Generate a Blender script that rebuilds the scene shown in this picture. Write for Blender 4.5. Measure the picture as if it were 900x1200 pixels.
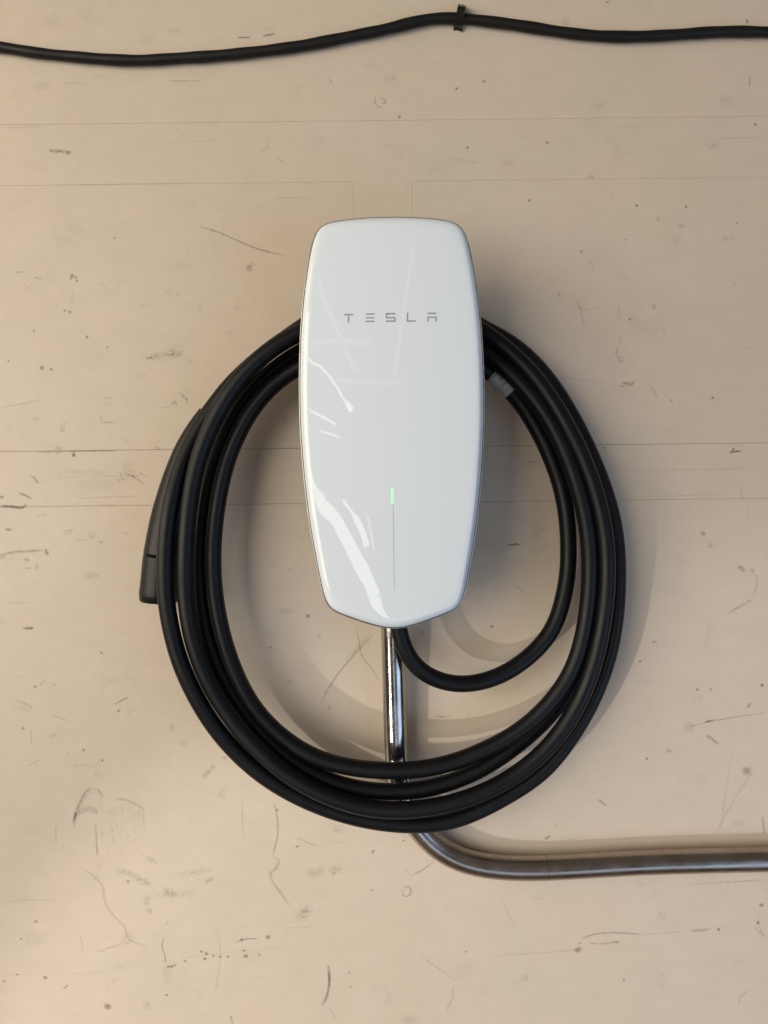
import bpy, bmesh, math, random
from mathutils import Vector, Matrix

random.seed(7)
for o in list(bpy.data.objects):
    bpy.data.objects.remove(o)
SC = bpy.context.scene
COL = SC.collection

# ------------------------------------------------------------------ camera
CAM_D = 0.745            # camera to wall, metres
FACE_D = 0.105           # charger face to wall
CAM_Z = 1.30             # camera height
PX = 0.717e-3            # metres per photo pixel at the charger face
ROLL = math.radians(0.65)
cam_data = bpy.data.cameras.new("camera")
cam = bpy.data.objects.new("camera", cam_data)
COL.objects.link(cam)
_c, _s = math.cos(ROLL), math.sin(ROLL)
cam.matrix_world = Matrix(((_c, _s, 0, 0), (0, 0, -1, -CAM_D), (-_s, _c, 0, CAM_Z), (0, 0, 0, 1)))
cam_data.sensor_fit = 'VERTICAL'
cam_data.angle = 2 * math.atan(600 * PX / (CAM_D - FACE_D))
cam_data.clip_start = 0.01
cam_data.clip_end = 100
SC.camera = cam

# ------------------------------------------------------------------ light
world = bpy.data.worlds.new("World")
SC.world = world
world.use_nodes = True
bg = world.node_tree.nodes["Background"]
bg.inputs[0].default_value = (1.0, 0.89, 0.75, 1)
bg.inputs[1].default_value = 0.13


def area_lamp(name, loc, target, sx, sy, watts, color):
    d = bpy.data.lights.new(name, 'AREA')
    d.shape = 'RECTANGLE'
    d.size, d.size_y = sx, sy
    d.energy = watts
    d.color = color
    o = bpy.data.objects.new(name, d)
    COL.objects.link(o)
    o.location = loc
    o.rotation_euler = (Vector(target) - Vector(loc)).to_track_quat('-Z', 'Y').to_euler()
    return o


area_lamp("open_side_light", (-2.1, -2.6, 1.45), (0, 0, 1.25), 2.2, 2.2, 74, (1.0, 0.935, 0.80))
area_lamp("warm_fill_left", (-2.4, -1.05, 1.85), (0, 0, 1.4), 1.2, 1.8, 25, (1.0, 0.86, 0.62))  # warm fill lamp, added to yellow the upper left wall
area_lamp("daylight_off_the_ground", (0.95, -1.5, -0.2), (0.2, 0, 0.9), 2.6, 1.1, 10, (0.60, 0.76, 1.0))
area_lamp("cool_fill_right", (2.3, -2.2, 0.4), (0.1, 0, 1.0), 1.8, 1.8, 20, (0.44, 0.66, 1.0))  # cool fill lamp, added to turn the lower right wall greyer

# sunlight thrown back by something bright low on the left: a narrow, hard light on the lower wall
sd = bpy.data.lights.new("glint_from_low_left", 'SPOT')
sd.energy = 90
sd.color = (1.0, 0.96, 0.90)
sd.shadow_soft_size = 0.014
sd.spot_size = math.radians(23.5)
sd.spot_blend = 0.42
so = bpy.data.objects.new("glint_from_low_left", sd)
COL.objects.link(so)
so.location = (-1.75, -1.95, 0.10)
so.rotation_euler = (Vector((0.15, 0, 0.68)) - so.location).to_track_quat('-Z', 'Y').to_euler()

# strip lamps added behind the camera, shaped to mirror as bright streaks in the glass
def streak_lamps(pts, width, radiance, y=-2.2):
    for (x0, z0), (x1, z1) in zip(pts, pts[1:]):
        ln = math.hypot(x1 - x0, z1 - z0)
        d = bpy.data.lights.new("added_streak_lamp", 'AREA')
        d.shape = 'RECTANGLE'
        d.size, d.size_y = ln * 1.02, width
        d.energy = radiance * math.pi * d.size * d.size_y
        d.color = (1.0, 0.96, 0.90)
        o = bpy.data.objects.new("added_streak_lamp", d)
        COL.objects.link(o)
        ax = Vector((x1 - x0, 0, z1 - z0)).normalized()
        zz = Vector((0, -1, 0))          # lamps shine along their own -Z, towards the wall
        yy = zz.cross(ax)
        o.matrix_world = Matrix(((ax.x, yy.x, zz.x, (x0 + x1) / 2), (ax.y, yy.y, zz.y, y), (ax.z, yy.z, zz.z, (z0 + z1) / 2), (0, 0, 0, 1)))


streak_lamps([(-0.95, 1.36), (-0.60, 1.315), (-0.428, 1.270)], 0.086, 4.2)
streak_lamps([(-0.428, 1.270), (-0.336, 1.205), (-0.234, 1.081)], 0.072, 4.2)
streak_lamps([(-0.234, 1.081), (-0.130, 0.944), (-0.088, 0.860), (-0.072, 0.70), (-0.075, 0.30)], 0.078, 4.2)
streak_lamps([(-0.290, 1.300), (-0.208, 1.217)], 0.018, 4.0)
streak_lamps([(-0.208, 1.217), (-0.153, 1.142), (-0.132, 1.086)], 0.036, 4.2)
streak_lamps([(-0.75, 1.92), (-0.567, 1.900), (-0.443, 1.865), (-0.329, 1.776), (-0.250, 1.703)], 0.013, 4.0)
streak_lamps([(-0.258, 1.714), (-0.222, 1.676)], 0.030, 5.0)
streak_lamps([(-0.611, 1.699), (-0.475, 1.674), (-0.332, 1.619)], 0.012, 4.2)
streak_lamps([(-0.447, 1.591), (-0.304, 1.563)], 0.010, 3.6)
# fainter added strips, for beam lines mirrored in the glass, and one thin streak
streak_lamps([(-0.50, 2.32), (-0.19, 1.84)], 0.022, 0.9)
streak_lamps([(0.19, 2.40), (0.05, 1.83)], 0.022, 0.8)
streak_lamps([(-0.52, 1.985), (-0.10, 1.965)], 0.030, 0.7)
streak_lamps([(-0.36, 1.80), (0.10, 1.79)], 0.020, 0.7)
streak_lamps([(-0.120, 1.215), (-0.088, 1.070)], 0.008, 3.6)

SC.view_settings.view_transform = 'Standard'
SC.view_settings.look = 'None'
SC.view_settings.exposure = 0.06
SC.view_settings.gamma = 1.0
SC.view_settings.use_curve_mapping = False
SC.cycles.max_bounces = 8
SC.cycles.transparent_max_bounces = 16


# ------------------------------------------------------------------ measuring
def scale_at(d):
    return PX * (CAM_D - d) / (CAM_D - FACE_D)


def P(px, py, d):
    """A point of the place, measured on the photograph, at depth d in front of the wall."""
    s = scale_at(d)
    u, v = (px - 450.0) * s, (600.0 - py) * s
    return Vector((u * _c + v * _s, -d, CAM_Z - u * _s + v * _c))


# ------------------------------------------------------------------ materials
def new_mat(name):
    m = bpy.data.materials.new(name)
    m.use_nodes = True
    nt = m.node_tree
    return m, nt, nt.nodes["Principled BSDF"]


def N(nt, kind, **kw):
    n = nt.nodes.new(kind)
    for k, v in kw.items():
        setattr(n, k, v)
    return n


def noise(nt, vec, scale, detail=4, rough=0.55, dist=0.0):
    n = N(nt, 'ShaderNodeTexNoise')
    n.inputs['Scale'].default_value = scale
    n.inputs['Detail'].default_value = detail
    n.inputs['Roughness'].default_value = rough
    n.inputs['Distortion'].default_value = dist
    nt.links.new(vec, n.inputs['Vector'])
    return n.outputs['Fac']


def ramp(nt, fac, stops):
    r = N(nt, 'ShaderNodeValToRGB')
    el = r.color_ramp.elements
    while len(el) < len(stops):
        el.new(0.5)
    for e, (p, c) in zip(el, stops):
        e.position = p
        e.color = c if len(c) == 4 else (*c, 1)
    nt.links.new(fac, r.inputs[0])
    return r.outputs[0]


def mixc(nt, fac, a, b, mode='MIX'):
    m = N(nt, 'ShaderNodeMix', data_type='RGBA', blend_type=mode)
    for sock, v in ((m.inputs[0], fac), (m.inputs[6], a), (m.inputs[7], b)):
        if hasattr(v, 'is_linked') or hasattr(v, 'links'):
            nt.links.new(v, sock)
        elif isinstance(v, (int, float)):
            sock.default_value = v
        else:
            sock.default_value = (*v, 1) if len(v) == 3 else v
    return m.outputs[2]


def mathn(nt, op, a, b=None, clamp=False):
    m = N(nt, 'ShaderNodeMath', operation=op, use_clamp=clamp)
    for sock, v in ((m.inputs[0], a), (m.inputs[1], b)):
        if v is None:
            continue
        if isinstance(v, (int, float)):
            sock.default_value = v
        else:
            nt.links.new(v, sock)
    return m.outputs[0]


def bump(nt, height, strength, dist):
    b = N(nt, 'ShaderNodeBump')
    b.inputs['Strength'].default_value = strength
    b.inputs['Distance'].default_value = dist
    nt.links.new(height, b.inputs['Height'])
    return b.outputs['Normal']


def obj_coords(nt, scale=(1, 1, 1)):
    tc = N(nt, 'ShaderNodeTexCoord')
    mp = N(nt, 'ShaderNodeMapping')
    mp.inputs['Scale'].default_value = scale
    nt.links.new(tc.outputs['Object'], mp.inputs['Vector'])
    return mp.outputs[0]


def make_wall_paint():
    m, nt, p = new_mat("wall_paint")
    v = obj_coords(nt)
    vs = obj_coords(nt, (1, 1, 2.0))
    big = noise(nt, v, 5.0, 3, 0.5)
    base = ramp(nt, big, [(0.30, (0.600, 0.490, 0.384)), (0.50, (0.612, 0.501, 0.396)), (0.72, (0.624, 0.503, 0.406))])
    # each board took the paint a little differently
    oi = N(nt, 'ShaderNodeObjectInfo')
    base = mixc(nt, mathn(nt, 'MULTIPLY', oi.outputs['Random'], 0.16), base, (0.52, 0.455, 0.375))
    warm = noise(nt, v, 9.0, 4, 0.6, 0.4)
    base = mixc(nt, 0.5, base, ramp(nt, warm, [(0.34, (0.588, 0.503, 0.382)), (0.66, (0.645, 0.502, 0.412))]))
    # roller bands and dirt that has settled in the paint
    streak = noise(nt, vs, 26.0, 5, 0.6)
    c = mixc(nt, 0.12, base, ramp(nt, streak, [(0.3, (0.44, 0.37, 0.29)), (0.7, (0.70, 0.60, 0.48))]))
    dirt = noise(nt, v, 17.0, 8, 0.68, 0.6)
    dm = ramp(nt, dirt, [(0.60, (0, 0, 0)), (0.82, (1, 1, 1))])
    c = mixc(nt, mathn(nt, 'MULTIPLY', dm, 0.36), c, (0.36, 0.30, 0.24))
    # pin holes and grit
    vor = N(nt, 'ShaderNodeTexVoronoi')
    vor.inputs['Scale'].default_value = 48.0
    nt.links.new(v, vor.inputs['Vector'])
    dot = ramp(nt, vor.outputs['Distance'], [(0.012, (1, 1, 1)), (0.040, (0, 0, 0))])
    pick = N(nt, 'ShaderNodeSeparateColor')
    nt.links.new(vor.outputs['Color'], pick.inputs[0])
    few = mathn(nt, 'GREATER_THAN', pick.outputs[0], 0.985)
    pin = mathn(nt, 'MULTIPLY', dot, few)
    c = mixc(nt, mathn(nt, 'MULTIPLY', pin, 0.6), c, (0.10, 0.08, 0.06))
    nt.links.new(c, p.inputs['Base Color'])
    rr = noise(nt, v, 9.0, 4)
    nt.links.new(ramp(nt, rr, [(0.3, (0.42, 0.42, 0.42)), (0.7, (0.58, 0.58, 0.58))]), p.inputs['Roughness'])
    # brushed, slightly lumpy paint film
    h1 = noise(nt, vs, 60.0, 6, 0.6)
    h2 = noise(nt, v, 420.0, 3, 0.5)
    h3 = noise(nt, v, 14.0, 3, 0.5)
    h = mathn(nt, 'ADD', mathn(nt, 'MULTIPLY', h1, 0.5), mathn(nt, 'ADD', mathn(nt, 'MULTIPLY', h2, 0.12), h3))
    h = mathn(nt, 'SUBTRACT', h, mathn(nt, 'MULTIPLY', pin, 0.8))
    nt.links.new(bump(nt, h, 0.42, 0.0016), p.inputs['Normal'])
    return m


def make_mark(name, dark):
    """Wear on the paint: uv runs -1..1 over the mark, 'mark' = (strength, grain, softness)."""
    m, nt, p = new_mat(name)
    p.inputs['Base Color'].default_value = (*dark, 1)
    p.inputs['Roughness'].default_value = 0.7
    uv = N(nt, 'ShaderNodeUVMap', uv_map="uv")
    sep = N(nt, 'ShaderNodeSeparateXYZ')
    nt.links.new(uv.outputs[0], sep.inputs[0])
    at = N(nt, 'ShaderNodeAttribute', attribute_name="mark")
    sa = N(nt, 'ShaderNodeSeparateColor')
    nt.links.new(at.outputs['Color'], sa.inputs[0])
    one = lambda s: mathn(nt, 'SUBTRACT', 1.0, mathn(nt, 'MULTIPLY', s, s), True)
    fall = mathn(nt, 'MULTIPLY', one(sep.outputs[0]), one(sep.outputs[1]))
    tc = N(nt, 'ShaderNodeTexCoord')
    n1 = noise(nt, tc.outputs['Object'], 330.0, 5, 0.7)
    n1 = ramp(nt, n1, [(0.42, (0, 0, 0)), (0.62, (1, 1, 1))])
    grain = mathn(nt, 'ADD', mathn(nt, 'MULTIPLY', n1, sa.outputs[1]), mathn(nt, 'SUBTRACT', 1.0, sa.outputs[1]))
    a = mathn(nt, 'MULTIPLY', mathn(nt, 'MULTIPLY', fall, grain), sa.outputs[0], True)
    nt.links.new(a, p.inputs['Alpha'])
    return m


def make_rubber(name, col, rough):
    m, nt, p = new_mat(name)
    v = obj_coords(nt)
    n = noise(nt, v, 90.0, 5, 0.6)
    nt.links.new(ramp(nt, n, [(0.3, tuple(c * 0.8 for c in col)), (0.75, tuple(c * 1.35 for c in col))]), p.inputs['Base Color'])
    dust = ramp(nt, noise(nt, v, 55.0, 8, 0.75, 0.5), [(0.60, (0, 0, 0)), (0.80, (1, 1, 1))])
    cur = p.inputs['Base Color'].links[0].from_socket
    nt.links.new(mixc(nt, mathn(nt, 'MULTIPLY', dust, 0.14), cur, (0.10, 0.095, 0.085)), p.inputs['Base Color'])
    n2 = noise(nt, v, 35.0, 4)
    nt.links.new(ramp(nt, n2, [(0.3, (rough - .05,) * 3), (0.7, (rough + .07,) * 3)]), p.inputs['Roughness'])
    nt.links.new(bump(nt, noise(nt, v, 900.0, 2), 0.12, 0.0004), p.inputs['Normal'])
    p.inputs['Specular IOR Level'].default_value = 0.25
    return m


def make_plain(name, col, rough, metal=0.0, grain=0.1):
    m, nt, p = new_mat(name)
    v = obj_coords(nt)
    n = noise(nt, v, 70.0, 4)
    nt.links.new(ramp(nt, n, [(0.3, tuple(c * (1 - grain) for c in col)), (0.7, tuple(min(1, c * (1 + grain)) for c in col))]), p.inputs['Base Color'])
    p.inputs['Roughness'].default_value = rough
    p.inputs['Metallic'].default_value = metal
    return m


def make_steel():
    m, nt, p = new_mat("conduit_steel")
    v = obj_coords(nt)
    n = noise(nt, v, 30.0, 6, 0.65)
    c = ramp(nt, n, [(0.35, (0.40, 0.375, 0.345)), (0.65, (0.56, 0.535, 0.50))])
    spot = ramp(nt, noise(nt, v, 160.0, 6, 0.7), [(0.60, (0, 0, 0)), (0.68, (1, 1, 1))])
    c = mixc(nt, mathn(nt, 'MULTIPLY', spot, 0.45), c, (0.20, 0.17, 0.14))
    # level run: brown stain, with the brown reflection also put into the colour; upright bright
    tcx = N(nt, 'ShaderNodeSeparateXYZ')
    nt.links.new(v, tcx.inputs[0])
    old = N(nt, 'ShaderNodeMapRange', interpolation_type='SMOOTHSTEP')
    old.inputs[1].default_value = 0.02
    old.inputs[2].default_value = 0.07
    nt.links.new(tcx.outputs[0], old.inputs[0])
    pat = ramp(nt, noise(nt, v, 11.0, 5, 0.6), [(0.3, (0.55, 0.55, 0.55)), (0.7, (1, 1, 1))])
    c = mixc(nt, mathn(nt, 'MULTIPLY', mathn(nt, 'MULTIPLY', old.outputs[0], pat), 0.80), c, (0.33, 0.255, 0.21))
    nt.links.new(c, p.inputs['Base Color'])
    p.inputs['Metallic'].default_value = 1.0
    nt.links.new(ramp(nt, noise(nt, v, 45.0, 5, 0.6), [(0.35, (0.15,) * 3), (0.7, (0.28,) * 3)]), p.inputs['Roughness'])
    nt.links.new(mathn(nt, 'ADD', ramp(nt, noise(nt, v, 45.0, 5, 0.6), [(0.35, (0.14,) * 3), (0.7, (0.26,) * 3)]), mathn(nt, 'MULTIPLY', old.outputs[0], 0.09)), p.inputs['Roughness'])
    nt.links.new(bump(nt, noise(nt, v, 70.0, 3), 0.08, 0.001), p.inputs['Normal'])
    return m


PUCKER_X = -0.012


def make_glass_white():
    m, nt, p = new_mat("white_glass")
    p.inputs['Base Color'].default_value = (0.775, 0.83, 0.885, 1)
    p.inputs['Roughness'].default_value = 0.4
    p.inputs['Specular IOR Level'].default_value = 0.0
    p.inputs['Coat Weight'].default_value = 1.0
    p.inputs['Coat Roughness'].default_value = 0.015
    p.inputs['Coat IOR'].default_value = 1.52
    # the coat puckers towards the left, a bump added to bend the mirrored streaks
    tc = N(nt, 'ShaderNodeTexCoord')
    mp = N(nt, 'ShaderNodeMapping')
    mp.inputs['Rotation'].default_value = (0, math.radians(38), 0)
    mp.inputs['Scale'].default_value = (1.0, 1, 3.2)
    nt.links.new(tc.outputs['Object'], mp.inputs['Vector'])
    wr = noise(nt, mp.outputs[0], 8.0, 1, 0.4, 0.3)
    sx = N(nt, 'ShaderNodeSeparateXYZ')
    nt.links.new(tc.outputs['Object'], sx.inputs[0])
    mask = N(nt, 'ShaderNodeMapRange', interpolation_type='SMOOTHSTEP')
    mask.inputs[1].default_value = PUCKER_X + 0.02
    mask.inputs[2].default_value = PUCKER_X - 0.035
    nt.links.new(sx.outputs[0], mask.inputs[0])
    nt.links.new(bump(nt, mathn(nt, 'MULTIPLY', wr, mask.outputs[0]), 1.0, 0.00022), p.inputs['Coat Normal'])
    return m


def make_light(name, col, strength):
    m, nt, p = new_mat(name)
    p.inputs['Base Color'].default_value = (*col, 1)
    p.inputs['Emission Color'].default_value = (*col, 1)
    p.inputs['Emission Strength'].default_value = strength
    return m


def make_tag_film():
    m, nt, p = new_mat("printed_tag")
    p.inputs['Base Color'].default_value = (0.36, 0.36, 0.35, 1)
    p.inputs['Roughness'].default_value = 0.35
    return m


M_WALL = make_wall_paint()
M_MARK = make_mark("wear_dark", (0.10, 0.082, 0.065))
M_CHIP = make_mark("wear_pale", (0.80, 0.76, 0.68))
M_CABLE = make_rubber("cable_rubber", (0.0034, 0.0036, 0.0045), 0.42)
M_PLUG = make_rubber("plug_plastic", (0.0042, 0.0042, 0.0052), 0.34)
M_OLD = make_rubber("old_cable_sheath", (0.008, 0.0072, 0.0066), 0.5)
M_STEEL = make_steel()
M_TRIM = make_plain("trim_metal", (0.55, 0.56, 0.58), 0.22, 1.0)
M_SEAL = make_plain("seal_rubber", (0.02, 0.02, 0.022), 0.6)
M_SHELL = make_plain("shell_plastic", (0.06, 0.06, 0.065), 0.5)
M_GLASS = make_glass_white()
M_PRINT = make_plain("grey_print", (0.33, 0.345, 0.36), 0.4)
M_LINE = make_plain("light_bar_print", (0.50, 0.52, 0.54), 0.3)
M_GREEN = make_light("green_light", (0.40, 0.86, 0.50), 0.50)
M_STRAP = make_rubber("strap_plastic", (0.011, 0.011, 0.011), 0.3)
M_TAG = make_tag_film()
M_TAGINK = make_plain("tag_ink", (0.05, 0.05, 0.05), 0.5)
M_NAIL = make_plain("nail_metal", (0.55, 0.55, 0.54), 0.4, 0.9)


# ------------------------------------------------------------------ mesh helpers
def link(name, me, mat, parent=None, smooth=True):
    if mat is not None:
        me.materials.append(mat)
    if smooth:
        for f in me.polygons:
            f.use_smooth = True
    o = bpy.data.objects.new(name, me)
    COL.objects.link(o)
    if parent is not None:
        o.parent = parent
        o.matrix_parent_inverse = Matrix.Translation(-parent.location)
    return o


def mesh(name, verts, faces, mat, parent=None, smooth=True):
    me = bpy.data.meshes.new(name)
    me.from_pydata([tuple(v) for v in verts], [], faces)
    me.update()
    return link(name, me, mat, parent, smooth)


def thing(name, label, cat, loc, group=None):
    o = bpy.data.objects.new(name, None)
    COL.objects.link(o)
    o.location = loc
    o.empty_display_size = 0.05
    o['label'] = label
    o['category'] = cat
    if group:
        o['group'] = group
    return o


def spline(pts, step):
    """Centripetal Catmull-Rom through pts (tuples of any length), resampled about every `step`."""
    pts = [Vector(p) for p in pts]
    pts = [pts[0] * 2 - pts[1]] + pts + [pts[-1] * 2 - pts[-2]]
    out = []
    for i in range(1, len(pts) - 2):
        p0, p1, p2, p3 = pts[i - 1:i + 3]
        t0 = 0.0
        t1 = t0 + max(1e-9, (p1 - p0).length) ** 0.5
        t2 = t1 + max(1e-9, (p2 - p1).length) ** 0.5
        t3 = t2 + max(1e-9, (p3 - p2).length) ** 0.5
        n = max(2, int((p2 - p1).length / step))
        for k in range(n):
            t = t1 + (t2 - t1) * k / n
            a1 = p0 * ((t1 - t) / (t1 - t0)) + p1 * ((t - t0) / (t1 - t0))
            a2 = p1 * ((t2 - t) / (t2 - t1)) + p2 * ((t - t1) / (t2 - t1))
            a3 = p2 * ((t3 - t) / (t3 - t2)) + p3 * ((t - t2) / (t3 - t2))
            b1 = a1 * ((t2 - t) / (t2 - t0)) + a2 * ((t - t0) / (t2 - t0))
            b2 = a2 * ((t3 - t) / (t3 - t1)) + a3 * ((t - t1) / (t3 - t1))
            out.append(b1 * ((t2 - t) / (t2 - t1)) + b2 * ((t - t1) / (t2 - t1)))
    out.append(pts[-2].copy())
    return out


def relax(pts, times):
    """Ease the wobble out of a hand-measured line."""
    for _ in range(times):
        q = [p.copy() for p in pts]
        for i in range(1, len(pts) - 1):
            pts[i] = q[i] * 0.5 + (q[i - 1] + q[i + 1]) * 0.25
    return pts


def tube(path, radius, sides=20, ry=None, caps=True):
    """Tube along path; radius (and ry, the half depth towards the wall) may be functions of 0..1."""
    n = len(path)
    rf = radius if callable(radius) else (lambda t: radius)
    verts, faces = [], []
    prev = None
    for i, p in enumerate(path):
        a, b = path[max(0, i - 1)], path[min(n - 1, i + 1)]
        tan = (b - a).normalized()
        if prev is None:
            side = tan.cross(Vector((0, 1, 0)))
            if side.length < 1e-4:
                side = Vector((1, 0, 0))
        else:
            side = prev - tan * prev.dot(tan)
        side.normalize()
        prev = side
        nor = tan.cross(side).normalized()
        t = i / (n - 1)
        r1 = rf(t)
        r2 = ry(t) if ry else r1
        for k in range(sides):
            an = 2 * math.pi * k / sides
            verts.append(p + side * (math.cos(an) * r1) + nor * (math.sin(an) * r2))
    for i in range(n - 1):
        for k in range(sides):
            k2 = (k + 1) % sides
            faces.append((i * sides + k, i * sides + k2, (i + 1) * sides + k2, (i + 1) * sides + k))
    if caps:
        faces.append(tuple(range(sides - 1, -1, -1)))
        faces.append(tuple((n - 1) * sides + k for k in range(sides)))
    return verts, faces


# ------------------------------------------------------------------ wall
WX0, WX1, WZ0, WZ1 = -1.0, 1.0, -0.35, 2.35
wall_v = [(x, y, z) for x in (WX0, WX1) for y in (0.0132, 0.12) for z in (WZ0, WZ1)]
wall_f = [(0, 1, 3, 2), (4, 6, 7, 5), (0, 4, 5, 1), (2, 3, 7, 6), (0, 2, 6, 4), (1, 5, 7, 3)]
wall = mesh("painted_wall", wall_v, wall_f, M_WALL, None, False)
wall['label'] = "beige painted panel wall with scuffs and thin joints behind everything"
wall['category'] = "wall"


def panel(poly, gaps):
    """One panel: an outline (x, z, counter-clockwise seen from the camera), each edge pulled in by its half joint."""
    n = len(poly)
    area = sum(poly[i][0] * poly[(i + 1) % n][1] - poly[(i + 1) % n][0] * poly[i][1] for i in range(n))
    assert area > 0

    def inset(extra):
        out = []
        for i in range(n):
            p0, p1, p2 = Vector(poly[i - 1]), Vector(poly[i]), Vector(poly[(i + 1) % n])
            d1, d2 = (p1 - p0).normalized(), (p2 - p1).normalized()
            n1, n2 = Vector((-d1.y, d1.x)), Vector((-d2.y, d2.x))
            g1, g2 = gaps[i - 1] + extra, gaps[i] + extra
            out.append(p1 + n1 * g1 + n2 * g2)
        return out
    a, b = inset(0.0), inset(0.0004)
    verts = [(p.x, 0.013, p.y) for p in a] + [(p.x, 0.00025, p.y) for p in a] + [(p.x, 0.0, p.y) for p in b]
    faces = []
    for r in range(2):
        for i in range(n):
            j = (i + 1) % n
            faces.append((r * n + i, r * n + j, (r + 1) * n + j, (r + 1) * n + i))
    faces.append(tuple(2 * n + i for i in range(n)))
    mesh("panel", verts, faces, M_WALL, wall, False)


Z1, Z2, Z3, Z4 = (P(450, y, 0).z for y in (141, 212.5, 524, 589))
XA, XB = P(415, 232, 0).x, P(484, 232, 0).x
G1, G2, G3, G4, GV = 0.00007, 0.00005, 0.00011, 0.00007, 0.00006
panel([(WX0, Z1), (WX1, Z1), (WX1, WZ1), (WX0, WZ1)], [G1, 0, 0, 0])
panel([(WX0, Z2), (XA, Z2), (XA, Z3), (XB, Z3), (XB, Z2), (WX1, Z2), (WX1, Z1), (WX0, Z1)], [G2, GV, G3, GV, G2, 0, G1, 0])
panel([(WX0, Z3), (XA, Z3), (XA, Z2), (WX0, Z2)], [G3, GV, G2, 0])
panel([(XB, Z3), (WX1, Z3), (WX1, Z2), (XB, Z2)], [G3, 0, G2, GV])
panel([(WX0, Z4), (WX1, Z4), (WX1, Z3), (WX0, Z3)], [G4, 0, G3, 0])
panel([(WX0, WZ0), (WX1, WZ0), (WX1, Z4), (WX0, Z4)], [0, 0, G4, 0])


M_GROUND = make_plain("ground_concrete", (0.15, 0.115, 0.09), 0.85)
ground = mesh("ground", [(-40, -60, WZ0), (40, -60, WZ0), (40, 0.4, WZ0), (-40, 0.4, WZ0)], [(0, 1, 2, 3)], M_GROUND, None, False)
ground['kind'] = 'structure'
ground['label'] = "concrete ground at the foot of the wall"

# ---- wear on the paint
class Marks:
    def __init__(self):
        self.v, self.f, self.uv, self.at = [], [], [], []

    def quadstrip(self, rows, strength, grain):
        """rows: list of (left point, right point, u)"""
        base = len(self.v)
        for l, c, r, u in rows:
            for p, w in ((l, -1.0), (c, 0.0), (r, 1.0)):
                q = P(p[0], p[1], 0.0)
                self.v.append((q.x, -0.00018 - 0.00002 * random.random(), q.z))
                self.uv.append((u, w))
                self.at.append((strength * 0.50, grain, 0.0, 1.0))
        for i in range(len(rows) - 1):
            for k in range(2):
                a = base + i * 3 + k
                self.f.append((a, a + 1, a + 4, a + 3))

    def stroke(self, pts, w, strength=0.8, grain=0.6, jit=0.0):
        if len(pts) == 2:
            (x0, y0), (x1, y1) = pts
            pts = [(x0 + (x1 - x0) * t, y0 + (y1 - y0) * t) for t in (0, 0.33, 0.66, 1)]
        pts = [(x + random.uniform(-jit, jit), y + random.uniform(-jit, jit)) for x, y in pts]
        path = spline([(x, y, 0) for x, y in pts], 3.0)
        rows, n = [], len(path)
        for i, p in enumerate(path):
            a, b = path[max(0, i - 1)], path[min(n - 1, i + 1)]
            d = (b - a).normalized()
            nx, ny = -d.y, d.x
            ww = w * random.uniform(0.75, 1.25)
            u = -1 + 2 * i / (n - 1)
            u = math.copysign(abs(u) ** 3, u)
            rows.append(((p.x - nx * ww, p.y - ny * ww), (p.x, p.y), (p.x + nx * ww, p.y + ny * ww), u))
        self.quadstrip(rows, strength, grain)

    def blot(self, x, y, rx, ry, strength=0.4, grain=0.9, ang=0.0):
        c, s = math.cos(ang), math.sin(ang)
        rows = []
        for i in range(7):
            u = -1 + i / 3
            ps = []
            for w in (-1, 0, 1):
                dx, dy = u * rx, w * ry
                ps.append((x + dx * c - dy * s, y + dx * s + dy * c))
            rows.append((ps[0], ps[1], ps[2], u))
        self.quadstrip(rows, strength, grain)

    def build(self, name, mat, label=None):
        me = bpy.data.meshes.new(name)
        me.from_pydata(self.v, [], self.f)
        uvl = me.uv_layers.new(name="uv")
        for lp in me.loops:
            uvl.data[lp.index].uv = self.uv[lp.vertex_index]
        ca = me.color_attributes.new("mark", 'FLOAT_COLOR', 'POINT')
        for i, c in enumerate(self.at):
            ca.data[i].color = c
        me.update()
        o = link(name, me, mat, wall, False)
        o['kind'] = 'stuff'
        if label:
            o['label'] = label
        return o


mk = Marks()
# top strip
mk.stroke([(278, 44), (294, 44)], 1.4, 0.9, 0.3)
mk.stroke([(307, 42.5), (323, 39.5)], 1.4, 0.9, 0.3)
mk.blot(345 / 2, 92 / 2, 12, 8, 0.18); mk.blot(62, 25, 14, 9, 0.14); mk.blot(110, 24, 16, 5, 0.14); mk.blot(203, 36, 12, 3, 0.2)
mk.stroke([(57, 175.5), (63, 177), (71, 177), (83, 179.5)], 2.3, 0.95, 0.75)
mk.blot(80, 180, 7, 3, 0.5); mk.blot(50, 101, 12, 6, 0.28)
mk.stroke([(75, 97), (100, 98)], 1.2, 0.3); mk.stroke([(196, 95), (238, 95)], 1.4, 0.38)
mk.stroke([(385, 92), (390, 98)], 1.4, 0.5); mk.stroke([(312, 160), (314, 172), (304, 178)], 0.9, 0.3)
mk.stroke([(326, 185), (331, 190)], 1.2, 0.6)
mk.stroke([(60, 217), (245, 214)], 0.7, 0.35, 0.8); mk.stroke([(320, 232), (368, 232)], 0.8, 0.3)
mk.stroke([(0, 150), (60, 148)], 0.8, 0.3); mk.stroke([(190, 168), (260, 164)], 0.8, 0.2)
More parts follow.
